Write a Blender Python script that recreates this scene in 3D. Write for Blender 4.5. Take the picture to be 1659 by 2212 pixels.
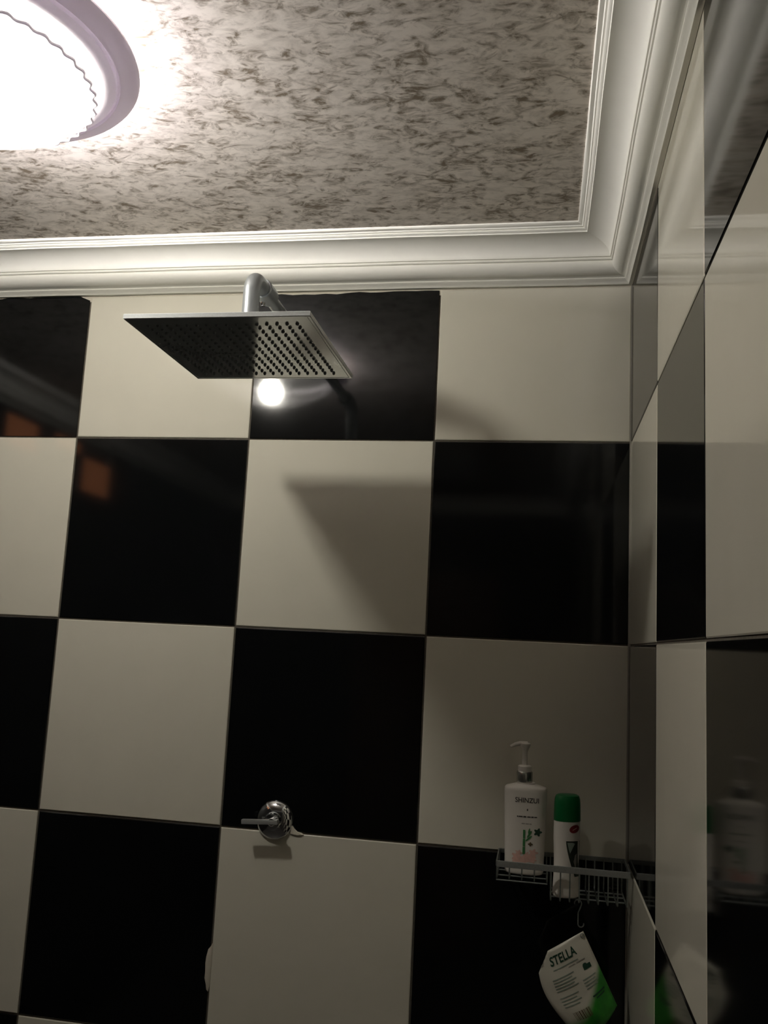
import bpy, bmesh, math, random
from mathutils import Vector, Matrix
random.seed(7)
PI = math.pi
S = bpy.context.scene
for o in list(bpy.data.objects): bpy.data.objects.remove(o)
COL = S.collection
Z0 = 1.6                       # height of the tile joint at eye level above the floor
# ------------------------------------------------------------------ camera
FPX = 1919.24; CAM = Vector((-0.17202, -1.78463, -0.02088 + Z0))
yaw, pitch, roll = -0.177347, 0.147355, 0.0499606
fw = Vector((math.sin(yaw)*math.cos(pitch), math.cos(yaw)*math.cos(pitch), math.sin(pitch)))
rt = Vector((math.cos(yaw), -math.sin(yaw), 0)); up = rt.cross(fw)
rt2 = math.cos(roll)*rt + math.sin(roll)*up; up2 = -math.sin(roll)*rt + math.cos(roll)*up
cd = bpy.data.cameras.new('camera'); cam = bpy.data.objects.new('camera', cd); COL.objects.link(cam)
cd.sensor_fit = 'HORIZONTAL'; cd.sensor_width = 36; cd.lens = FPX*36/1659; cd.clip_start = .01
M = Matrix((rt2, up2, -fw)).transposed().to_4x4(); M.translation = CAM
cam.matrix_world = M
S.camera = cam
# ------------------------------------------------------------------ world, exposure
w = bpy.data.worlds.new('world'); S.world = w; w.use_nodes = True
w.node_tree.nodes['Background'].inputs[0].default_value = (0, 0, 0, 1)
vs = S.view_settings
vs.view_transform = 'Standard'; vs.look = 'None'; vs.gamma = 1; vs.use_curve_mapping = False
vs.exposure = 0.0
BULB = 325.0                   # radiance of the lamp's bulb
LAMP = Vector((-0.996, -0.75, 0))
# ------------------------------------------------------------------ materials
def new_mat(name):
    m = bpy.data.materials.new(name); m.use_nodes = True
    nt = m.node_tree; return m, nt, nt.nodes['Principled BSDF']
def nd(nt, t, **kw):
    n = nt.nodes.new(t)
    for k, v in kw.items(): setattr(n, k, v)
    return n
def plain(name, col, rough=.5, metal=0., bump=0., bscale=200., var=0., spec=.5, coat=0.):
    """colour with a fine noise variation and an optional fine relief"""
    m, nt, b = new_mat(name)
    b.inputs['Roughness'].default_value = rough; b.inputs['Metallic'].default_value = metal
    b.inputs['Specular IOR Level'].default_value = spec; b.inputs['Coat Weight'].default_value = coat
    tc = nd(nt, 'ShaderNodeTexCoord'); n = nd(nt, 'ShaderNodeTexNoise')
    n.inputs['Scale'].default_value = bscale; n.inputs['Detail'].default_value = 3
    nt.links.new(tc.outputs['Object'], n.inputs['Vector'])
    mx = nd(nt, 'ShaderNodeMix', data_type='RGBA')
    mx.inputs[6].default_value = (*[c*(1-var) for c in col], 1); mx.inputs[7].default_value = (*[min(1, c*(1+var)) for c in col], 1)
    nt.links.new(n.outputs['Fac'], mx.inputs[0]); nt.links.new(mx.outputs[2], b.inputs['Base Color'])
    if bump:
        bp = nd(nt, 'ShaderNodeBump'); bp.inputs['Strength'].default_value = bump; bp.inputs['Distance'].default_value = .001
        nt.links.new(n.outputs['Fac'], bp.inputs['Height']); nt.links.new(bp.outputs[0], b.inputs['Normal'])
    return m
WHITE_TILE = plain('white_glazed_tile', (.75, .722, .62), .07, var=.03, bscale=14, bump=.012)
BLACK_TILE = plain('black_glazed_tile', (.0045, .005, .0055), .07, var=.15, bscale=14, bump=.012)
DARK_TILE = plain('dark_satin_tile', (.035, .035, .034), .5, var=.15, bscale=14)
GROUT = plain('dark_grout', (.115, .10, .08), .9, var=.4, bscale=150, bump=.4)
JOINT = plain('grey_joint_filler', (.33, .31, .27), .8, var=.15, bscale=100)
CEMENT = plain('white_cement', (.68, .63, .53), .85, var=.08, bscale=120, bump=.5)
PLASTER = plain('white_painted_plaster', (.75, .74, .67), .55, var=.03, bscale=30, bump=.03)
CHROME = plain('chrome', (.72, .74, .76), .10, 1., var=.04, bscale=60)
BRUSHED = plain('dull_chrome_plate', (.66, .69, .71), .12, .66, var=.08, bscale=220)
RIM_GREY = plain('diffuse_chrome_rim', (.55, .57, .58), .35, .35, var=.15, bscale=400)  # part diffuse, to raise the edge's tone above mirror chrome
PIPE_GREY = plain('grey_chrome_pipe', (.36, .385, .40), .36, .55, var=.06, bscale=80)
LEVER_M = plain('diffuse_chrome_lever', (.66, .68, .68), .28, .6, var=.06, bscale=90)  # part diffuse, so the bar reads lighter than mirror chrome
RUBBER = plain('grey_rubber', (.13, .14, .15), .6, var=.1)
RAIL = plain('steel_rail', (.42, .44, .43), .4, .6, var=.2, bscale=300)
WIRE = plain('dull_steel_wire', (.24, .26, .25), .38, .7, var=.25, bscale=300)
PLASTIC_W = plain('white_plastic', (.80, .76, .70), .35, var=.02)

COLLAR = plain('silver_collar', (.45, .45, .42), .22, .8)
GREEN_CAP = plain('green_plastic_cap', (.004, .135, .035), .35)
INK = plain('dark_ink', (.055, .05, .045), .5)
INK2 = plain('pale_ink', (.30, .28, .25), .5)
INK_G = plain('dark_green_ink', (.01, .055, .03), .5)
INK_T = plain('pale_teal_ink', (.26, .32, .27), .5)
STALK = plain('green_ink', (.05, .22, .07), .5)
PINK = plain('pink_ink', (.74, .47, .40), .5, var=.25, bscale=150)
RED = plain('red_ink', (.22, .015, .02), .4)
SWOOSH = plain('black_green_ink', (.010, .018, .010), .4)
WOOD = plain('brown_door_paint', (.16, .09, .05), .4, var=.15, bscale=20)
ALU = plain('grey_aluminium', (.35, .35, .34), .4, .7)
FLOOR_T = plain('grey_floor_tile', (.10, .095, .09), .45, var=.08, bscale=10)
BROWN_INK = plain('brown_ink', (.10, .07, .03), .5)

def ceiling_material():
    m, nt, b = new_mat('mottled_ceiling'); b.inputs['Roughness'].default_value = .75
    L = nt.links.new
    tc = nd(nt, 'ShaderNodeTexCoord')
    def strokes(rot, sx, sy, lo, hi, seed):
        mp = nd(nt, 'ShaderNodeMapping'); mp.inputs['Rotation'].default_value = (0, 0, rot)
        mp.inputs['Scale'].default_value = (sx, sy, 1); mp.inputs['Location'].default_value = (seed, seed*.7, 0)
        L(tc.outputs['Object'], mp.inputs[0])
        n = nd(nt, 'ShaderNodeTexNoise'); n.inputs['Scale'].default_value = 1; n.inputs['Detail'].default_value = 5
        n.inputs['Roughness'].default_value = .62; n.inputs['Distortion'].default_value = 1.0
        L(mp.outputs[0], n.inputs['Vector'])
        r = nd(nt, 'ShaderNodeMapRange', interpolation_type='SMOOTHSTEP'); r.inputs[1].default_value = lo; r.inputs[2].default_value = hi
        L(n.outputs['Fac'], r.inputs[0]); return r.outputs[0]
    a = strokes(.25, 27, 44, .43, .68, 3.1); c = strokes(-.6, 31, 54, .44, .70, 8.7)
    cl = strokes(.1, 13, 19, .38, .58, 5.5); cl2 = strokes(-.3, 12, 17, .38, .58, 12.3)
    soft = strokes(.05, 22, 40, .40, .70, 20.1)
    def mul(x, y, op='MULTIPLY'):
        n = nd(nt, 'ShaderNodeMath', operation=op, use_clamp=True)
        for i, v in enumerate((x, y)):
            if isinstance(v, float): n.inputs[i].default_value = v
            else: L(v, n.inputs[i])
        return n.outputs[0]
    s = mul(mul(a, cl), mul(c, cl2), 'MAXIMUM')
    s = mul(s, mul(soft, .30), 'ADD')
    mx = nd(nt, 'ShaderNodeMix', data_type='RGBA')
    mx.inputs[6].default_value = (.86, .795, .725, 1); mx.inputs[7].default_value = (.225, .18, .13, 1)
    L(s, mx.inputs[0]); L(mx.outputs[2], b.inputs['Base Color'])
    return m
def emission_mat(name, col, k):
    m = bpy.data.materials.new(name); m.use_nodes = True; nt = m.node_tree
    nt.nodes.remove(nt.nodes['Principled BSDF']); e = nd(nt, 'ShaderNodeEmission')
    e.inputs[0].default_value = (*col, 1); e.inputs[1].default_value = k
    nt.links.new(e.outputs[0], nt.nodes['Material Output'].inputs[0]); return m
BULB_M = emission_mat('lit_bulb', (1, .965, .85), BULB)
HALO_M = emission_mat('added_halo_glow', (1, .95, .97), 520.0)  # added glow that whitens the ceiling around the lamp like lens bloom
PANE_M = emission_mat('warm_lit_pane', (1, .36, .15), 1.25)
def glass_dome_mat():
    m = bpy.data.materials.new('frosted_dome'); m.use_nodes = True; nt = m.node_tree
    nt.nodes.remove(nt.nodes['Principled BSDF'])
    t = nd(nt, 'ShaderNodeBsdfTransparent'); t.inputs[0].default_value = (.97, .97, .97, 1)
    d = nd(nt, 'ShaderNodeBsdfTranslucent'); d.inputs[0].default_value = (.95, .93, .95, 1)
    x = nd(nt, 'ShaderNodeMixShader'); x.inputs[0].default_value = .10
    nt.links.new(t.outputs[0], x.inputs[1]); nt.links.new(d.outputs[0], x.inputs[2])
    nt.links.new(x.outputs[0], nt.nodes['Material Output'].inputs[0]); return m
DOME_M = glass_dome_mat()
def ring_mat():
    m, nt, b = new_mat('milky_lamp_ring'); b.inputs['Base Color'].default_value = (.84, .80, .87, 1); b.inputs['Roughness'].default_value = .4
    t = nd(nt, 'ShaderNodeBsdfTranslucent'); t.inputs[0].default_value = (.84, .80, .87, 1)
    x = nd(nt, 'ShaderNodeMixShader'); x.inputs[0].default_value = .21
    nt.links.new(b.outputs[0], x.inputs[1]); nt.links.new(t.outputs[0], x.inputs[2]); nt.links.new(x.outputs[0], nt.nodes['Material Output'].inputs[0]); return m
RING_T = ring_mat()
SHIELD_M = plain('grey_light_shield', (.09, .088, .085), .6)
# ------------------------------------------------------------------ helpers
def link_mesh(name, me, mat, parent=None, loc=None):
    o = bpy.data.objects.new(name, me); COL.objects.link(o)
    if mat is not None:
        if len(me.materials) == 0: me.materials.append(mat)
    if parent is not None: o.parent = parent
    if loc is not None: o.location = loc
    return o
def root_loc(o):
    v = Vector((0, 0, 0))
    while o is not None: v += o.location; o = o.parent
    return v
def from_bm(name, bm, mat, parent=None, smooth=False, origin=None):
    """bmesh in world coordinates -> object; parents are never rotated"""
    base = root_loc(parent) if parent else Vector((0, 0, 0))
    if origin is None: origin = base
    bmesh.ops.translate(bm, verts=bm.verts, vec=-Vector(origin))
    bmesh.ops.recalc_face_normals(bm, faces=bm.faces)
    me = bpy.data.meshes.new(name); bm.to_mesh(me); bm.free()
    if smooth:
        for p in me.polygons: p.use_smooth = True
        if smooth != 'all':
            me.set_sharp_from_angle(angle=math.radians(38))
    return link_mesh(name, me, mat, parent, Vector(origin) - base)
def tag(o, label, cat, group=None):
    o['label'] = label; o['category'] = cat
    if group: o['group'] = group
    return o
def struct(o): o['kind'] = 'structure'; return o
def thing(name, label, cat, loc):
    o = bpy.data.objects.new(name, None); COL.objects.link(o); o.location = loc; o.empty_display_size = .05
    return tag(o, label, cat)
def box(bm, x0, x1, y0, y1, z0, z1, bev=0):
    r = bmesh.ops.create_cube(bm, size=1)
    bmesh.ops.scale(bm, verts=r['verts'], vec=(x1-x0, y1-y0, z1-z0))
    bmesh.ops.translate(bm, verts=r['verts'], vec=((x0+x1)/2, (y0+y1)/2, (z0+z1)/2))
    if bev:
        es = list({e for v in r['verts'] for e in v.link_edges})
        bmesh.ops.bevel(bm, geom=es, offset=bev, segments=2, affect='EDGES', profile=.6)
    return bm
def tube(bm, pts, r, n=12, caps=True):
    """a round bar along points; r one radius or a list"""
    pts = [Vector(p) for p in pts]; rs = r if isinstance(r, (list, tuple)) else [r]*len(pts)
    rings = []; side = None
    for i, p in enumerate(pts):
        t = (pts[min(i+1, len(pts)-1)] - pts[max(i-1, 0)])
        if t.length < 1e-9: t = (pts[i] - pts[i-1]) if i else (pts[1]-pts[0])
        t.normalize()
        if side is None:
            side = t.cross(Vector((0, 0, 1)))
            if side.length < .05: side = t.cross(Vector((1, 0, 0)))
        side = side - t*side.dot(t); side.normalize(); u = t.cross(side)
        rings.append([bm.verts.new(p + rs[i]*(math.cos(2*PI*k/n)*side + math.sin(2*PI*k/n)*u)) for k in range(n)])
    for a, b in zip(rings, rings[1:]):
        for k in range(n): bm.faces.new((a[k], a[(k+1) % n], b[(k+1) % n], b[k]))
    if caps: bm.faces.new(rings[0][::-1]); bm.faces.new(rings[-1])
    return bm
def lathe(bm, prof, c, axis='z', n=64, a0=0):
    """revolve (r, h) pairs about an axis through c; 'z' up, '-y' out of the back wall"""
    rings = []
    for r, h in prof:
        row = []
        if r < 1e-6:
            p = (0, 0, h) if axis == 'z' else (0, -h, 0)
            row = [bm.verts.new(Vector(c)+Vector(p))]
        else:
            for k in range(n):
                a = 2*PI*k/n + a0
                p = (r*math.cos(a), r*math.sin(a), h) if axis == 'z' else (r*math.cos(a), -h, r*math.sin(a))
                row.append(bm.verts.new(Vector(c)+Vector(p)))
        rings.append(row)
    for a, b in zip(rings, rings[1:]):
        if len(a) == 1 and len(b) == 1: continue
        for k in range(n):
            k2 = (k+1) % n
            if len(a) == 1: bm.faces.new((a[0], b[k2], b[k]))
            elif len(b) == 1: bm.faces.new((a[k], a[k2], b[0]))
            else: bm.faces.new((a[k], a[k2], b[k2], b[k]))
    return bm
# ------------------------------------------------------------------ room shell
XL, YR, ZC = -1.9944, -3.2023, .817 + Z0
TOP = .7285 + Z0
floor = struct(from_bm('floor', box(bmesh.new(), XL-.1, .1, YR-.1, .1, -.1, 0), FLOOR_T))
ceil_bm = box(bmesh.new(), XL-.1, .1, YR-.1, .1, ZC, ZC+.1)
ceiling = struct(from_bm('ceiling', ceil_bm, ceiling_material()))
G = .0025                       # how far the joints lie behind the tile faces
wall_back = struct(from_bm('wall_back', box(bmesh.new(), XL-.1, .1, G, .1, 0, ZC), GROUT))
wall_right = struct(from_bm('wall_right', box(bmesh.new(), G, .1, YR-.1, .1, 0, ZC), GROUT))
wall_left = struct(from_bm('wall_left', box(bmesh.new(), XL-.1, XL-G, YR-.1, .1, 0, ZC), GROUT))
wall_rear = struct(from_bm('wall_rear', box(bmesh.new(), XL-.1, .1, YR-.1, YR-G, 0, ZC), GROUT))

TILE_CACHE = {}
JW = .0036
def tile_mesh(wd, h, mat):
    key = (round(wd, 4), round(h, 4), mat.name)
    if key in TILE_CACHE: return TILE_CACHE[key]
    a, c, ch = wd/2 - JW/2, h/2 - JW/2, .0016
    V = []; F = []
    for (hx, hz, y) in ((a-ch, c-ch, 0), (a, c, .0010), (a, c, .008)):
        V += [(-hx, y, -hz), (hx, y, -hz), (hx, y, hz), (-hx, y, hz)]
    F.append((0, 1, 2, 3))
    for l in (0, 4):
        for k in range(4): F.append((l+k, l+4+k, l+4+(k+1) % 4, l+(k+1) % 4))
    me = bpy.data.meshes.new('tile'); me.from_pydata(V, [], F); me.update()
    me.materials.append(mat)
    TILE_CACHE[key] = me; return me
def ragged_tile(x0, x1, z0, z1, seed, round_right):
    """cut tile whose upper edge was broken off by hand (back wall)"""
    rr = random.Random(seed); bm = bmesh.new()
    x0 += JW/2; x1 -= JW/2; z0 += JW/2
    pts = [(x0, z0), (x1, z0)]
    n = 16
    for k in range(n+1):
        t = k/n; x = x1 + (x0-x1)*t
        z = z1 + rr.uniform(-.0012, .0012) + (-.0025 if .55 < t < .85 else 0) - .002*t
        if round_right and t < .07: z -= .011*(1 - t/.07)
        pts.append((x, z))
    f = [bm.verts.new((x, 0, z)) for x, z in pts]; g = [bm.verts.new((x, .008, z)) for x, z in pts]
    bm.faces.new(f)
    for k in range(len(f)): bm.faces.new((f[k], f[(k+1) % len(f)], g[(k+1) % len(f)], g[k]))
    o = from_bm('tile', bm, BLACK_TILE, wall_back, origin=((x0+x1)/2, 0, (z0+z1)/2)); return o
ROWS = [0, .4, .8, 1.2, 1.6, 2.0, TOP]          # joints above the floor
BX = [0, -.39436, -.79436, -1.19436, -1.59436, XL]
RY = [0, -.4023, -.8023, -1.2023, -1.6023, -2.0023, -2.4023, -2.8023, YR]
def lay(wall, us, place, rot, parity, skip=lambda i, j: False, mat=None):
    for i in range(len(us)-1):
        for j in range(len(ROWS)-1):
            if skip(i, j): continue
            wd = abs(us[i+1]-us[i]); h = ROWS[j+1]-ROWS[j]; black = (i + j + parity) % 2 == 0
            me = tile_mesh(wd, h, mat or (BLACK_TILE if black else WHITE_TILE))
            x, y = place((us[i]+us[i+1])/2)
            o = bpy.data.objects.new('tile', me); COL.objects.link(o); o.parent = wall
            o.location = (x, y, (ROWS[j]+ROWS[j+1])/2)
            o.rotation_euler = (random.uniform(-.0006, .0006), 0, rot + random.uniform(-.0006, .0006))
# top row is j=5: white in the corner column of the back wall, black on the right wall
lay(wall_back, BX, lambda u: (u, 0), 0, 0, skip=lambda i, j: j == 5 and i in (1, 3))
ragged_tile(BX[2], BX[1], 2.0, TOP-.0015, 3, False)
ragged_tile(BX[4], BX[3], 2.0, TOP+.0015, 5, True)
lay(wall_right, RY, lambda u: (0, u), -PI/2, 1)
lay(wall_left, RY, lambda u: (XL, u), PI/2, 0, mat=DARK_TILE)
lay(wall_rear, BX, lambda u: (u, YR), PI, 1, skip=lambda i, j: i in (1, 2) and j < 5, mat=DARK_TILE)
from_bm('cement_strip', box(bmesh.new(), XL, 0, .0012, .0095, TOP-.012, TOP+.02), CEMENT, wall_back)
from_bm('cement_strip', box(bmesh.new(), .0008, .0095, YR, 0, TOP-.004, TOP+.02), CEMENT, wall_right)
# a smear of white cement over the joint and a lump beside the valve
def blob(pts, cz, y, name):
    bm = bmesh.new()
    f = [bm.verts.new((x, y, z)) for x, z in pts]
    cx = sum(p[0] for p in pts)/len(pts); cc = sum(p[1] for p in pts)/len(pts)
    g = [bm.verts.new((cx+(x-cx)*.72, y-cz, cc+(z-cc)*.86)) for x, z in pts]; b = [bm.verts.new((x, .002, z)) for x, z in pts]
    bm.faces.new(g)
    n = len(pts)
    for k in range(n):
        bm.faces.new((f[k], f[(k+1) % n], g[(k+1) % n], g[k])); bm.faces.new((b[k], b[(k+1) % n], f[(k+1) % n], f[k]))
    return from_bm(name, bm, CEMENT, wall_back, smooth=True)
blob([(x, z+Z0) for x, z in [(-.7905, -.618), (-.7955, -.628), (-.8005, -.634), (-.8035, -.648), (-.8045, -.66), (-.8035, -.676), (-.804, -.688),
      (-.8005, -.699), (-.7985, -.709), (-.795, -.712), (-.7925, -.70), (-.7915, -.66)]], .0015, -.0006, 'cement_smear')
blob([(x, z+Z0) for x, z in [(-.650, -.382), (-.6445, -.386), (-.640, -.392), (-.634, -.397), (-.626, -.399), (-.620, -.4025), (-.630, -.4045), (-.642, -.4035), (-.650, -.402)]], .003, -.0005, 'cement_lump')
from_bm('corner_joint', box(bmesh.new(), -.0022, .004, -.0022, .004, 0, TOP), JOINT, wall_back)
# crown moulding: (distance from the wall, height below the ceiling)
def crown_profile():
    P = [(.0, -.0875), (.0075, -.0875), (.0095, -.0835), (.0135, -.0815), (.0165, -.0785), (.0165, -.0765), (.0185, -.0755)]
    for k in range(0, 9):                         # convex quarter
        a = PI/2*k/8; P.append((.0195 + .0235*math.sin(a), -.0545 - .0205*math.cos(a)))
    P += [(.0430, -.0530), (.0412, -.0522), (.0412, -.0508), (.0450, -.0500), (.0462, -.0478), (.0445, -.0466), (.0445, -.0452), (.0480, -.0446)]
    for k in range(0, 11):                        # concave cove
        a = PI/2*k/10; P.append((.0485 + .0475*(1-math.cos(a)), -.0435 + .0285*math.sin(a)))
    P += [(.0970, -.0125), (.1005, -.0118), (.1025, -.0095), (.1015, -.0078), (.1050, -.0072), (.1065, -.0050), (.1125, -.0042), (.1145, -.002), (.1145, .0005)]
    return P
CP = crown_profile()
def crown(name, a, b, n, seed):
    """a, b: room corners at the wall; n: inward normal; mitred at both ends"""
    rr = random.Random(seed); a, b, n = Vector(a), Vector(b), Vector(n); d = (b-a).normalized(); ln = (b-a).length
    bm = bmesh.new(); N = 14; wob = [(rr.uniform(-.0009, .0009), rr.uniform(-.0007, .0007)) for _ in range(N+1)]; wob[0] = wob[N] = (0, 0)
    rows = []
    for i in range(N+1):
        t = i/N
        rows.append([bm.verts.new(a + d*(p + (ln-2*p)*t) + n*(p + wob[i][0]*(1 if 0 < p < .1145 else 0)) + Vector((0, 0, ZC + h + wob[i][1]*(p > 0)*(h < 0)))) for p, h in CP])
    for r0, r1 in zip(rows, rows[1:]):
        for k in range(len(CP)-1): bm.faces.new((r0[k], r0[k+1], r1[k+1], r1[k]))
    return struct(from_bm(name, bm, PLASTER, smooth=True))
crown('trim_1', (XL, 0, 0), (0, 0, 0), (0, -1, 0), 1)
crown('trim_2', (0, 0, 0), (0, YR, 0), (-1, 0, 0), 2)
crown('trim_3', (0, YR, 0), (XL, YR, 0), (0, 1, 0), 3)
crown('trim_4', (XL, YR, 0), (XL, 0, 0), (1, 0, 0), 4)
# door behind the camera
door = struct(from_bm('door_1', box(bmesh.new(), -1.16, -.43, YR, YR+.03, .005, 1.96), WOOD))
for z0, z1 in ((.15, .85), (1.0, 1.85)):
    for x0, x1 in ((-1.10, -.82), (-.77, -.49)): from_bm('panel', box(bmesh.new(), x0, x1, YR+.028, YR+.036, z0, z1, .003), WOOD, door)
bm = bmesh.new(); lathe(bm, [(0, .05), (.02, .05), (.026, .035), (.018, .02), (.012, .0), (0, 0)], (0, 0, 0), 'z', 20)
bmesh.ops.rotate(bm, verts=bm.verts, cent=(0, 0, 0), matrix=Matrix.Rotation(-PI/2, 3, 'X')); bmesh.ops.translate(bm, verts=bm.verts, vec=(-1.10, YR+.03, .95))
from_bm('handle', bm, CHROME, door, smooth=True)
bm = bmesh.new()
for x0, x1, z0, z1 in ((-1.195, -1.16, 0, 2.0), (-.43, -.395, 0, 2.0), (-1.16, -.43, 1.965, 2.0)): box(bm, x0, x1, YR-.004, YR+.04, z0, z1)
from_bm('frame', bm, WOOD, door)
# small high window to a warmly lit room, on the left wall
win = struct(from_bm('window_1', box(bmesh.new(), XL-.001, XL+.006, -1.68, -.88, .50+Z0, .722+Z0), ALU))
bm = bmesh.new()
for y0, y1, z0, z1 in ((-1.68, -.88, .705, .722), (-1.68, -.88, .50, .517), (-1.68, -1.66, .517, .705), (-.90, -.88, .517, .705), (-1.43, -1.405, .517, .705), (-1.13, -1.105, .517, .705)):
    box(bm, XL+.005, XL+.022, y0, y1, z0+Z0, z1+Z0)
from_bm('frame', bm, ALU, win)
for y0, y1, z0, z1 in ((-1.66, -1.43, .53, .66), (-1.405, -1.24, .665, .705), (-1.105, -.92, .60, .70)):
    from_bm('pane', box(bmesh.new(), XL+.006, XL+.010, y0, y1, z0+Z0, z1+Z0), PANE_M, win)
# ------------------------------------------------------------------ ceiling lamp
lc = Vector((LAMP.x, LAMP.y, ZC))
lamp = thing('ceiling_lamp', 'round flush ceiling lamp, glowing dome inside a pale moulded ring', 'lamp', lc)
prof = [(.190, -.022), (.232, -.020), (.2385, -.022), (.2395, -.026), (.236, -.0305), (.226, -.035), (.215, -.0385), (.2125, -.0390), (.2110, -.0340), (.2075, -.0340), (.2060, -.0400), (.2005, -.044), (.195, -.0465), (.189, -.0465), (.187, -.043), (.187, -.022), (.190, -.022)]
from_bm('ring', lathe(bmesh.new(), prof, lc, 'z', 96), RING_T, lamp, smooth=True)
bm = bmesh.new(); n = 240
rings = []
for q in range(6):
    a6 = 2*PI*q/6; row = []
    for k in range(n):
        a = 2*PI*k/n; wv = .0028*math.sin(a*44)
        r = .1785 + wv + .0022*math.cos(a6); z = -.0705 + .0022*math.sin(a6)
        row.append(bm.verts.new(lc + Vector((r*math.cos(a), r*math.sin(a), z))))
    rings.append(row)
for q in range(6):
    for k in range(n): bm.faces.new((rings[q][k], rings[q][(k+1) % n], rings[(q+1) % 6][(k+1) % n], rings[(q+1) % 6][k]))
from_bm('scalloped_trim', bm, RING_T, lamp, smooth='all')
dp = [(.1865, -.040)] + [(.186*math.cos(PI/2*k/14), -.044 - .084*math.sin(PI/2*k/14)) for k in range(0, 14)] + [(0, -.128)]
from_bm('glass_dome', lathe(bmesh.new(), dp, lc, 'z', 72), DOME_M, lamp, smooth='all')
from_bm('back_pan', lathe(bmesh.new(), [(0, 0), (.115, 0), (.115, -.004), (0, -.004)], lc, 'z', 48), PLASTIC_W, lamp, smooth=True)
for k in range(3):
    a = 2*PI*k/3 + .5; e = Vector((math.cos(a), math.sin(a), 0))
    from_bm('bracket', tube(bmesh.new(), [lc+e*.105+Vector((0, 0, -.002)), lc+e*.20+Vector((0, 0, -.023))], .004, 8), PLASTIC_W, lamp)
from_bm('added_halo_tube', tube(bmesh.new(), [lc + Vector((.142*math.cos(2*PI*k/72), .142*math.sin(2*PI*k/72), -.0165)) for k in range(73)], .008, 10, False), HALO_M, lamp, smooth='all')  # added unseen tube, lights the ceiling through the gap to imitate bloom
from_bm('added_light_shield', lathe(bmesh.new(), [(0, -.0270), (.192, -.0270), (.192, -.0300), (0, -.0300)], lc, 'z', 64), SHIELD_M, lamp)  # added unseen disc that blocks the tube's glow from below
from_bm('socket', lathe(bmesh.new(), [(0, 0), (.03, 0), (.03, -.02), (.019, -.03), (.019, -.058), (0, -.058)], lc, 'z', 24), PLASTIC_W, lamp, smooth=True)
bp = [(.012, -.050), (.015, -.060)] + [(.031*math.sin(PI*(k+3)/16), -.092 + .031*math.cos(PI*(k+3)/16)) for k in range(1, 13)] + [(0, -.123)]
from_bm('bulb', lathe(bmesh.new(), bp, lc, 'z', 24), BULB_M, lamp, smooth='all')
# ------------------------------------------------------------------ shower head
PX, PYc, PZ = -.663, -.4165, .452 + Z0
sh = thing('rain_shower', 'square chrome rain shower head on a bent grey wall arm', 'shower', (PX, 0, .585+Z0))
hs, th = .148, .0085
bm = bmesh.new()
def sq(h, z): return [bm.verts.new((PX+sx*h, PYc+sy*(h+.006), z)) for sx, sy in ((-1, -1), (1, -1), (1, 1), (-1, 1))]
ls = [sq(hs-.006, PZ+.0006), sq(hs-.0045, PZ), sq(hs-.001, PZ), sq(hs, PZ+.001), sq(hs, PZ+th-.001), sq(hs-.001, PZ+th)]
bm.faces.new(ls[0][::-1]); bm.faces.new(ls[-1])
for a, b in zip(ls, ls[1:]):
    for k in range(4): bm.faces.new((a[k], a[(k+1) % 4], b[(k+1) % 4], b[k]))
plate = from_bm('face_plate', bm, BRUSHED, sh)
plate.data.materials.append(RIM_GREY)
for p in plate.data.polygons:
    if abs(p.normal.z) < .8: p.material_index = 1
nm = bpy.data.meshes.new('nozzle'); bm = bmesh.new()
lathe(bm, [(.0028, .0), (.0026, -.0018), (.0016, -.0032), (0, -.0032)], (0, 0, 0), 'z', 7); bm.to_mesh(nm); bm.free()
nm.materials.append(RUBBER)
for i in range(16):
    for j in range(16):
        o = bpy.data.objects.new('nozzle', nm); COL.objects.link(o); o.parent = plate
        o.location = Vector((PX + (i-7.5)*.0160, PYc + (j-7.5)*.0164, PZ+.0006)) - root_loc(plate)
# swivel, elbow, coupling, arm, flange
AZ = .5845 + Z0; PR = .0142
bm = bmesh.new(); lathe(bm, [(0, 0), (.030, 0), (.030, .006), (.022, .012), (.019, .02), (.019, .03), (0, .03)], (PX, PYc, PZ+th), 'z', 28)
from_bm('swivel_base', bm, CHROME, sh, smooth=True)
pts = [(PX, PYc, PZ+th+.012), (PX, PYc, AZ-.055)]
for k in range(0, 11):
    a = PI/2*k/10; pts.append((PX, PYc + .028*(1-math.cos(a)), AZ - .028 + .028*math.sin(a)))
pts.append((PX, PYc+.052, AZ))
from_bm('elbow_pipe', tube(bmesh.new(), pts, PR, 24), PIPE_GREY, sh, smooth=True)
from_bm('coupling', tube(bmesh.new(), [(PX, PYc+.050, AZ), (PX, PYc+.052, AZ), (PX, PYc+.092, AZ), (PX, PYc+.094, AZ)], [.0165, .0182, .0182, .0165], 12), PIPE_GREY, sh, smooth=True)
from_bm('arm', tube(bmesh.new(), [(PX, PYc+.09, AZ), (PX, -.001, AZ)], .0112, 20), PIPE_GREY, sh, smooth=True)
from_bm('set_screw', tube(bmesh.new(), [(PX-.004, PYc+.073, AZ-.012), (PX-.004, PYc+.073, AZ-.023), (PX-.004, PYc+.073, AZ-.0245)], [.0042, .0042, .003], 10), CHROME, sh, smooth=True)
from_bm('wall_flange', lathe(bmesh.new(), [(0, .014), (.014, .014), (.022, .010), (.029, .004), (.031, 0), (0, 0)], (PX, 0, AZ), '-y', 32), CHROME, sh, smooth=True)
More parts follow.
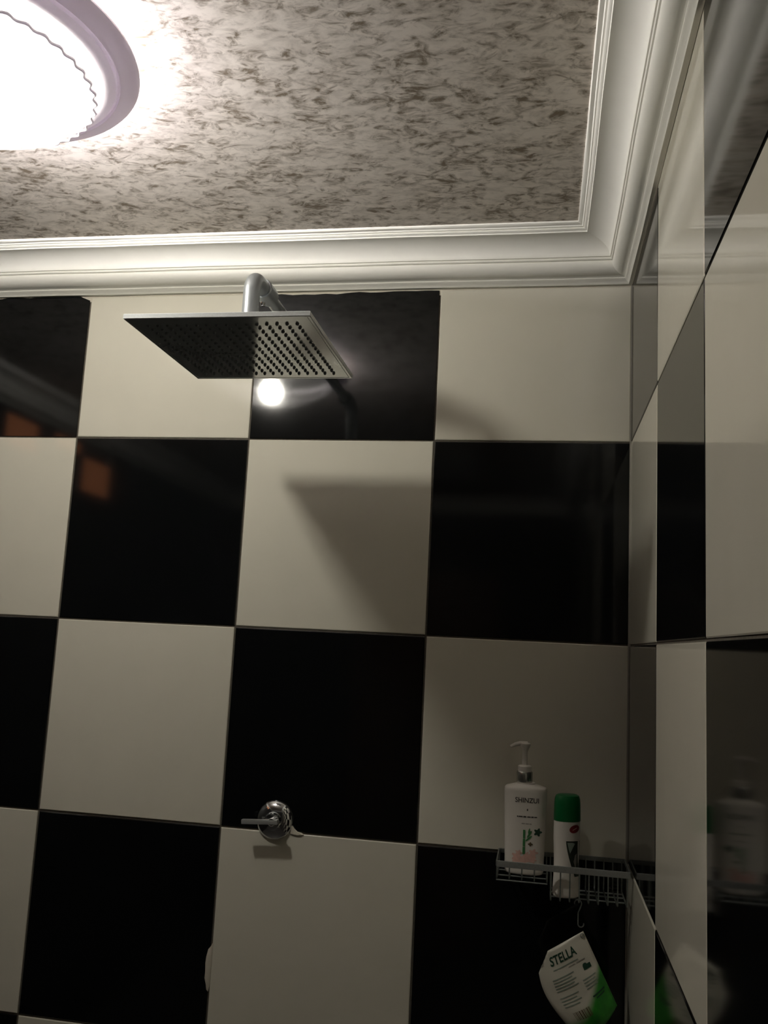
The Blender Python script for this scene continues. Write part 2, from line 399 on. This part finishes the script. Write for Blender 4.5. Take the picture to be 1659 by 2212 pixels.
# ------------------------------------------------------------------ valve
vc = Vector((-.6815, 0, -.3785+Z0))
vl = thing('shower_valve', 'round chrome shower valve with a flat bar lever on the tiles', 'valve', vc)
vp = [(0, .0235), (.010, .0232), (.0150, .0215), (.0165, .018), (.018, .0145), (.024, .0130), (.031, .0100), (.0362, .0055), (.0380, .002), (.0382, 0), (0, 0)]
from_bm('escutcheon', lathe(bmesh.new(), vp, vc, '-y', 48), CHROME, vl, smooth=True)
from_bm('stem', lathe(bmesh.new(), [(0, .0465), (.0065, .0465), (.0078, .045), (.0078, .020), (0, .020)], vc+Vector((.006, 0, .004)), '-y', 24), CHROME, vl, smooth=True)
bm = box(bmesh.new(), -.7366, -.6636, -.0470, -.0365, -.3782+Z0, -.3695+Z0, .0012)
bmesh.ops.rotate(bm, verts=bm.verts, cent=(-.665, -.04, -.374+Z0), matrix=Matrix.Rotation(math.radians(-3.5), 3, 'Y'))
from_bm('lever', bm, LEVER_M, vl, smooth=True)
# ------------------------------------------------------------------ wire rack
RZ = -.3975 + Z0; RYF = -.112; XA, XB, XM = -.2365, -.005, -.1465
TZ = -.4225 + Z0; DZ = -.4515 + Z0
rk = thing('wire_rack', 'steel wire shower rack with shallow and deep trays on tiled corner', 'rack', (-.12, 0, RZ))
bm = bmesh.new()
box(bm, XA, XB, RYF-.0015, RYF+.0015, RZ-.0055, RZ+.0055, .001)
from_bm('front_rail', bm, RAIL, rk)
from_bm('back_rail', box(bmesh.new(), XA, XB, -.0045, -.0015, RZ-.004, RZ+.004, .001), WIRE, rk)
for x in (XA, XB):
    from_bm('side_rail', box(bmesh.new(), x-.0013, x+.0013, RYF, -.002, RZ-.004, RZ+.004, .0008), WIRE, rk)
def wire(name, pts, r=.0014, n=6): return from_bm(name, tube(bmesh.new(), pts, r, n), WIRE, rk, smooth=True)
def ubend(x, zb, y0=RYF, y1=-.004, rad=.006):
    P = [(x, y0, RZ)]
    for k in range(5):
        a = PI/2*k/4; P.append((x, y0+rad*(1-math.cos(a)), zb+rad-rad*math.sin(a)))
    for k in range(5):
        a = PI/2*k/4; P.append((x, y1-rad*(1-math.sin(a)), zb+rad-rad*math.cos(a)))
    P.append((x, y1, RZ)); return P
for k in range(5): wire('tray_wire', ubend(XA + .001 + k*(XM-XA-.002)/4, TZ))
for k in range(9): wire('basket_wire', ubend(-.1405 + k*.0163, DZ))
for y in (RYF+.0015, -.075, -.035, -.006): wire('cross_wire', [(XA, y, TZ-.0025), (XM, y, TZ-.0025)])
for y in (-.072, -.040, -.014): wire('cross_wire', [(-.142, y, DZ-.0025), (-.009, y, DZ-.0025)])
# hook hanging on a basket wire
hk = bmesh.new(); hp = []
hx, hy, hz = -.0925, -.092, DZ - .0055
for k in range(9):
    a = math.radians(200 - 230*k/8); hp.append((hx + .0062*math.cos(a), hy-.001*k/8, hz + .0005 + .0062*math.sin(a)))
hp += [(hx + .0035, hy, hz-.0085), (hx+.0005, hy, hz-.015), (hx+.0005, hy, hz-.034)]
for k in range(1, 8):
    a = math.radians(180 + 200*k/7); hp.append((hx + .0055 + .005*math.cos(a), hy, hz-.034 + .005*math.sin(a)))
tube(hk, hp, .0011, 6)
tag(from_bm('hook', hk, WIRE, origin=(hx, hy, hz), smooth=True), 'thin bent wire hook hanging under the shower rack', 'hook')
# ------------------------------------------------------------------ printing on curved things
def text_faces(s, size, font_scale_x=1.0, bold=0.):
    cu = bpy.data.curves.new('txt', 'FONT'); cu.body = s; cu.size = size; cu.align_x = 'CENTER'; cu.align_y = 'CENTER'; cu.resolution_u = 3; cu.offset = bold
    o = bpy.data.objects.new('txt', cu); COL.objects.link(o)
    bpy.context.view_layer.update()
    me = bpy.data.meshes.new_from_object(o.evaluated_get(bpy.context.evaluated_depsgraph_get()))
    V = [(v.co.x*font_scale_x, v.co.y) for v in me.vertices]; F = [tuple(p.vertices) for p in me.polygons]
    bpy.data.objects.remove(o); bpy.data.curves.remove(cu); bpy.data.meshes.remove(me)
    return V, F
def rect(u0, u1, v0, v1, nu=6, nv=1):
    V = [(u0+(u1-u0)*i/nu, v0+(v1-v0)*j/nv) for j in range(nv+1) for i in range(nu+1)]
    F = [(j*(nu+1)+i, j*(nu+1)+i+1, (j+1)*(nu+1)+i+1, (j+1)*(nu+1)+i) for j in range(nv) for i in range(nu)]
    return V, F
def disc(u, v, ru, rv, n=16, rings=3, lobes=0):
    V = [(u, v)]; F = []
    for r in range(1, rings+1):
        for k in range(n):
            a = 2*PI*k/n; q = r/rings*(1 + (.3*math.cos(lobes*a) if lobes else 0)); V.append((u+ru*q*math.cos(a), v+rv*q*math.sin(a)))
    for k in range(n): F.append((0, 1+k, 1+(k+1) % n))
    for r in range(rings-1):
        for k in range(n):
            a, b = 1+r*n+k, 1+r*n+(k+1) % n; F.append((a, a+n, b+n, b))
    return V, F
def merge(parts, du=0, dv=0):
    V = []; F = []
    for v, f in parts:
        b = len(V); V += v; F += [tuple(b+i for i in q) for q in f]
    return [(x+du, y+dv) for x, y in V], F
def printed(name, vf, mapper, mat, parent, du=0, dv=0, rot=0):
    V, F = vf; c, s = math.cos(rot), math.sin(rot); base = root_loc(parent)
    W = [Vector(mapper(x*c-y*s+du, x*s+y*c+dv)) - base for x, y in V]
    me = bpy.data.meshes.new(name); me.from_pydata(W, [], F); me.update()
    return link_mesh(name, me, mat, parent)
def oval_body(bm, cx, cy, prof, ex=2.6, n=56, rot=0):
    """rings of a superellipse; prof = (half width, half depth, z)"""
    rings = []
    for a, b, z in prof:
        row = []
        for k in range(n):
            t = 2*PI*k/n; c, s = math.cos(t), math.sin(t)
            x = a*math.copysign(abs(c)**(2/ex), c); y = b*math.copysign(abs(s)**(2/ex), s)
            row.append(bm.verts.new((cx + x*math.cos(rot)-y*math.sin(rot), cy + x*math.sin(rot)+y*math.cos(rot), z)))
        rings.append(row)
    for p, q in zip(rings, rings[1:]):
        for k in range(n): bm.faces.new((p[k], p[(k+1) % n], q[(k+1) % n], q[k]))
    bm.faces.new(rings[0][::-1]); bm.faces.new(rings[-1]); return bm
def oval_mapper(cx, cy, half, ex=2.6, rot=0, off=.0004):
    """(u, z) on the front of an oval body -> point; half(z) gives (a, b)"""
    def f(u, z):
        a, b = half(z); t = max(-.995, min(.995, u/a)); y = -b*(1-abs(t)**ex)**(1/ex) - off
        return (cx + u*math.cos(rot)-y*math.sin(rot), cy + u*math.sin(rot)+y*math.cos(rot), z)
    return f
# ------------------------------------------------------------------ pump bottle
B1x, B1y, B1z = -.1885, -.058, TZ + .0016
pb = thing('pump_bottle', 'white lotion bottle with a pump top standing on the wire rack', 'bottle', (B1x, B1y, B1z))
HB = .1525
def half1(z):
    t = max(0, min(1, (z-B1z)/HB)); return (.0350 + .0042*t, .0215 + .0015*t)
bm = bmesh.new(); P = []
for t, k in ((0, .90), (.006, .955), (.018, .985), (.04, 1)): a, b = half1(B1z+HB*t); P.append((a*k, b*k, B1z+HB*t))
for t in (.15, .3, .45, .6, .75, .9, .955): a, b = half1(B1z+HB*t); P.append((a, b, B1z+HB*t))
a, b = half1(B1z+HB)
P += [(a*.985, b*.98, B1z+HB*.985), (a*.93, b*.93, B1z+HB), (a*.60, b*.85, B1z+HB+.0035), (.0165, .0165, B1z+HB+.0055), (.0165, .0165, B1z+HB+.0075)]
from_bm('bottle_body', oval_body(bm, B1x, B1y, P), PLASTIC_W, pb, smooth=True)
zt = B1z + HB + .0070; nx = B1x - .003
from_bm('collar', lathe(bmesh.new(), [(0, 0), (.0142, 0), (.0148, .001), (.0148, .0185), (.0138, .020), (0, .020)], (nx, B1y, zt), 'z', 28), COLLAR, pb, smooth=True)
pump = from_bm('pump', lathe(bmesh.new(), [(0, .020), (.0120, .020), (.0125, .0215), (.0125, .029), (.0105, .031), (.0052, .0315), (.0048, .055), (.0062, .060), (.0095, .0655), (.0100, .070), (.008, .0715), (0, .0718)], (nx, B1y, zt), 'z', 24), PLASTIC_W, pb, smooth=True)
bm = tube(bmesh.new(), [(nx+.004, B1y, zt+.0695), (nx-.010, B1y-.001, zt+.0695), (nx-.019, B1y-.002, zt+.0675), (nx-.027, B1y-.003, zt+.0630)], [.0046, .0044, .0034, .0028], 10)
from_bm('spout', bm, PLASTIC_W, pump, smooth=True)
m1 = oval_mapper(B1x, B1y, half1)
def z1(px): return B1z + HB*(1885-px)/(1885-1698)      # rows of the print, by the bottle's own height
printed('brand_lettering', text_faces('SHINZUI', .0122, .94, .00018), m1, INK, pb, .003, z1(1725))
printed('small_mark', merge([rect(-.0012, .0012, -.0008, .0008, 1), disc(0, .0018, .0012, .0012, 8, 1)]), m1, INK, pb, .004, z1(1746))
printed('caption_lettering', merge([rect(-.0185, -.0165, -.0012, .0012, 1), rect(-.0155, -.0085, -.0010, .0010, 2), rect(-.0070, -.002, -.0012, .0012, 2), rect(0, .006, -.0010, .0010, 2), rect(.0072, .0115, -.0012, .0012, 2), rect(.0125, .0175, -.0010, .0010, 2)]), m1, INK, pb, .004, z1(1760))
printed('caption_lettering', merge([rect(-.010, -.004, -.0007, .0007, 2), rect(-.003, .003, -.0007, .0007, 2), rect(.004, .008, -.0007, .0007, 2)]), m1, INK2, pb, .004, z1(1775))
for u, v, r in ((-.013, 1847, .0085), (-.002, 1853, .0105), (.010, 1846, .009), (.016, 1836, .007), (-.010, 1838, .0055), (.004, 1842, .006), (.0155, 1852, .0055), (-.016, 1855, .005)):
    printed('blossom', disc(0, 0, r, r*.8, 30, 3, 5), m1, PINK, pb, u, z1(v))
m1b = oval_mapper(B1x, B1y, half1, off=.0007)
hst = z1(1788) - z1(1840)
printed('bamboo_stalk', merge([rect(-.0022, .0022, -hst, -hst*.70, 2), rect(-.0021, .0021, -hst*.68, -hst*.36, 2), rect(-.0020, .0020, -hst*.34, 0, 2)]), m1b, STALK, pb, -.001, z1(1788))
for u, v, ln, wd, rot, mt in ((.0085, 1797, .0075, .0018, 1.0, STALK), (.0075, 1806, .0075, .0016, .7, STALK), (.0078, 1790, .005, .0014, 1.35, STALK)):
    printed('bamboo_leaf', disc(0, 0, ln, wd, 12, 2), m1b, mt, pb, u, z1(v), rot)
printed('dark_leaf', disc(0, 0, .0062, .0060, 25, 2, 5), m1b, INK_G, pb, .0235, z1(1792))
printed('dark_leaf', disc(0, 0, .0036, .0030, 20, 2, 4), m1b, BROWN_INK, pb, .0105, z1(1818))
printed('caption_lettering', merge([rect(-.009, -.001, -.0008, .0008, 2), rect(.0005, .009, -.0008, .0008, 2)]), m1b, INK2, pb, .003, z1(1861))
# ------------------------------------------------------------------ shampoo bottle
B2x, B2y, B2z = -.1135, -.078, DZ + .0016; R2 = math.radians(22); H2 = .1300
sb = thing('shampoo_bottle', 'white shampoo bottle with a green cap standing in the deep wire basket', 'bottle', (B2x, B2y, B2z))
def half2(z):
    t = max(0, min(1, (z-B2z)/H2)); return (.0252 - .0012*t - .0022*math.sin(PI*min(1, t*1.3)), .0175 - .0005*t)
bm = bmesh.new(); P = []
for t, k in ((0, .84), (.008, .93), (.025, .985), (.05, 1)): a, b = half2(B2z+H2*t); P.append((a*k, b*k, B2z+H2*t))
for k in range(1, 13): z = B2z + H2*(.05+.95*k/12); a, b = half2(z); P.append((a, b, z))
from_bm('bottle_body', oval_body(bm, B2x, B2y, P, 2.2, 48, R2), PLASTIC_W, sb, smooth=True)
a, b = half2(B2z+H2); zc2 = B2z + H2 + .0006
bm = oval_body(bmesh.new(), B2x, B2y, [(a*1.02, b*1.02, zc2), (a*1.03, b*1.03, zc2+.002), (a*1.00, b*1.01, zc2+.030), (a*.97, b*.98, zc2+.038), (a*.88, b*.88, zc2+.0435), (a*.70, b*.68, zc2+.0455)], 2.2, 48, R2)
from_bm('cap', bm, GREEN_CAP, sb, smooth=True)
m2 = oval_mapper(B2x, B2y, half2, 2.2, R2)
def z2(px): return B2z + H2*(1920-px)/(1920-1764)
printed('round_emblem', disc(0, 0, .0105, .0068, 20, 3), m2, RED, sb, .0075, z2(1778), .25)
m2b = oval_mapper(B2x, B2y, half2, 2.2, R2, .0008)
printed('emblem_stroke', merge([rect(-.0048, .0048, -.0006, .0006, 3)]), m2b, PINK, sb, .0075, z2(1778), .45)
# sweeping dark panel running down the front
V = []; F = []
for k in range(15):
    t = k/14; px = 1803 + (1876-1803)*t
    l = -.0085 + .0175*t**1.5; r = .0205 - .001*t
    if t < .25: l = l + .0
    for q in range(5): V.append((l+(r-l)*q/4, z2(px)))
for k in range(14):
    for q in range(4): F.append((k*5+q, k*5+q+1, k*5+q+6, k*5+q+5))
printed('dark_swoosh', (V, F), m2, SWOOSH, sb)
V = [(-.0065, z2(1806)), (.004, z2(1806)), (.0085, z2(1808)), (.0035, z2(1818)), (-.001, z2(1828)), (-.003, z2(1822))]
printed('pale_notch', (V, [tuple(range(6))]), m2b, INK_T, sb)
V = [(.006, z2(1845)), (.0085, z2(1832)), (.0125, z2(1828)), (.0125, z2(1845)), (.0105, z2(1860))]
printed('pale_notch', (V, [tuple(range(5))]), m2b, INK2, sb)
# ------------------------------------------------------------------ refill pouch
PY = -.090
def pouch_mats():
    m, nt, b = new_mat('printed_pouch_film'); b.inputs['Roughness'].default_value = .32
    L = nt.links.new; uv = nd(nt, 'ShaderNodeUVMap'); sp = nd(nt, 'ShaderNodeSeparateXYZ'); L(uv.outputs[0], sp.inputs[0])
    def mth(op, a, c, clamp=False):
        n = nd(nt, 'ShaderNodeMath', operation=op, use_clamp=clamp)
        for i, v in enumerate((a, c)):
            if isinstance(v, (int, float)): n.inputs[i].default_value = v
            else: L(v, n.inputs[i])
        return n.outputs[0]
    u, v = sp.outputs[0], sp.outputs[1]           # u along the top edge to the hanging corner, v down
    curve = mth('MULTIPLY', mth('POWER', u, 2.2), .42)
    d = mth('ADD', v, curve)
    r = nd(nt, 'ShaderNodeMapRange', interpolation_type='SMOOTHSTEP'); r.inputs[1].default_value = .80; r.inputs[2].default_value = .94
    L(d, r.inputs[0])
    n = nd(nt, 'ShaderNodeTexNoise'); n.inputs['Scale'].default_value = 6; L(uv.outputs[0], n.inputs['Vector'])
    gr = nd(nt, 'ShaderNodeMix', data_type='RGBA'); gr.inputs[6].default_value = (.006, .12, .02, 1); gr.inputs[7].default_value = (.05, .42, .03, 1)
    L(n.outputs['Fac'], gr.inputs[0])
    mx = nd(nt, 'ShaderNodeMix', data_type='RGBA'); mx.inputs[6].default_value = (.66, .64, .55, 1)
    L(gr.outputs[2], mx.inputs[7]); L(r.outputs[0], mx.inputs[0]); L(mx.outputs[2], b.inputs['Base Color'])
    return m
PA = Vector((-.0826, -.5025)); PB = Vector((-.1600, -.5530)); PE = Vector((-.0970, -.6740)); PD = Vector((-.0235, -.6180))
cut = lambda s, t: 0
def pouch_xz(s, t):
    """s 0 at the spout side, 1 at the hanging corner side; t 0 top, 1 bottom"""
    top = PB.lerp(PA, s); bot = PE.lerp(PD, s)
    bulge = Vector((.009, -.012))*math.sin(PI*s)*t**3
    p = top.lerp(bot, t) + bulge
    left = Vector((-.016, -.003))*(1-s)**2*math.sin(PI*min(1, t*1.05+.02))*1.0
    p += left
    k = max(0, 1 - (s/.22 + t/.20))                 # cut corner at the spout
    p += Vector((.012, -.010))*k
    return p
def pouch_y(s, t, side):
    e = (max(0, math.sin(PI*s))**.6)*(max(0, min(1, t*1.25))**.8)*(1 if t < .8 else max(0, 1-((t-.8)/.2)**2)**.5)
    wr = .0008*math.sin(9*s+5*t)+.0006*math.sin(17*t-6*s)
    return PY - side*(.0004 + .0125*e) + wr*(1 if 0 < s < 1 and 0 < t < 1 else 0)
pc = Vector((PA.x, PY, PA.y+Z0))
po = thing('refill_pouch', 'white and green refill pouch hanging tilted from the wire hook', 'pouch', pc)
NU, NV = 18, 24; V = []; F = []; UV = []
for side in (1, -1):
    b = len(V)
    for j in range(NV+1):
        for i in range(NU+1):
            s, t = i/NU, j/NV; p = pouch_xz(s, t); V.append((p.x-pc.x, pouch_y(s, t, side)-PY, p.y+Z0-pc.z)); UV.append((s, t))
    for j in range(NV):
        for i in range(NU):
            q = (b+j*(NU+1)+i, b+(j+1)*(NU+1)+i, b+(j+1)*(NU+1)+i+1, b+j*(NU+1)+i+1)
            F.append(q if side == 1 else q[::-1])
K = (NU+1)*(NV+1)
edge = [i for i in range(NU+1)] + [(j)*(NU+1)+NU for j in range(1, NV+1)] + [NV*(NU+1)+i for i in range(NU-1, -1, -1)] + [j*(NU+1) for j in range(NV-1, 0, -1)]
for a, b in zip(edge, edge[1:]+edge[:1]): F.append((a, b, b+K, a+K))
me = bpy.data.meshes.new('pouch_body'); me.from_pydata(V, [], F); me.update()
ul = me.uv_layers.new(name='UVMap')
for lp in me.loops: ul.data[lp.index].uv = UV[lp.vertex_index]
for p in me.polygons: p.use_smooth = True
link_mesh('pouch_body', me, pouch_mats(), po)
def mp(u, v):                                       # u, v in 0..1 with v downward given as negative
    s, t = u, -v; p = pouch_xz(s, t); return (p.x, pouch_y(s, t, 1)-.0006, p.y+Z0)
def scl(vf, sx, sy): return [(x*sx, y*sy) for x, y in vf[0]], vf[1]
W_, H_ = .092, .145
printed('brand_lettering', scl(text_faces('STELLA', .0185, .78, .0004), 1/W_, 1.25/H_), mp, INK_G, po, .47, -.15)
printed('caption_lettering', merge([rect(-.26, .20, -.006, .006, 8)]), mp, INK_T, po, .50, -.255)
printed('caption_lettering', merge([rect(-.02, .10, -.005, .005, 3), rect(.13, .30, -.005, .005, 4)]), mp, INK2, po, .52, -.29)
for k in range(5):
    printed('caption_lettering', merge([rect(-.20, .17-.05*(k % 2), -.006, .006, 6)]), mp, INK_T, po, .38, -.36 - .034*k)
for k in range(4):
    printed('caption_lettering', merge([rect(-.13, .13-.03*(k % 2), -.006, .006, 4)]), mp, INK_T, po, .76, -.50 - .034*k)
printed('dark_badge', merge([rect(-.075, .075, -.028, .028, 4, 2), disc(-.03, .03, .04, .02, 12, 2)]), mp, INK_G, po, .80, -.385)
for k in range(4):
    printed('caption_lettering', merge([rect(-.16, .16-.06*(k % 2), -.005, .005, 6)]), mp, INK_T, po, .33, -.575 - .034*k)
bars = []; x = -.15; rr = random.Random(4)
while x < .15:
    wd = rr.choice((.007, .012, .02)); bars.append(rect(x, x+wd, -.045, .045, 1, 2)); x += wd + rr.choice((.008, .014))
printed('barcode', merge(bars), mp, BROWN_INK, po, .38, -.795)
printed('dark_stripe', merge([rect(-.13, .13, -.008, .008, 4), rect(-.08, .10, -.040, -.026, 4)]), mp, INK_G, po, .80, -.70)
bm = tube(bmesh.new(), [(PA.x-.0015+.0035*math.cos(2*PI*k/16), PY-.0016, PA.y+Z0-.0075+.0035*math.sin(2*PI*k/16)) for k in range(17)], .0007, 6, False)
from_bm('eyelet', bm, WIRE, po, smooth=True)
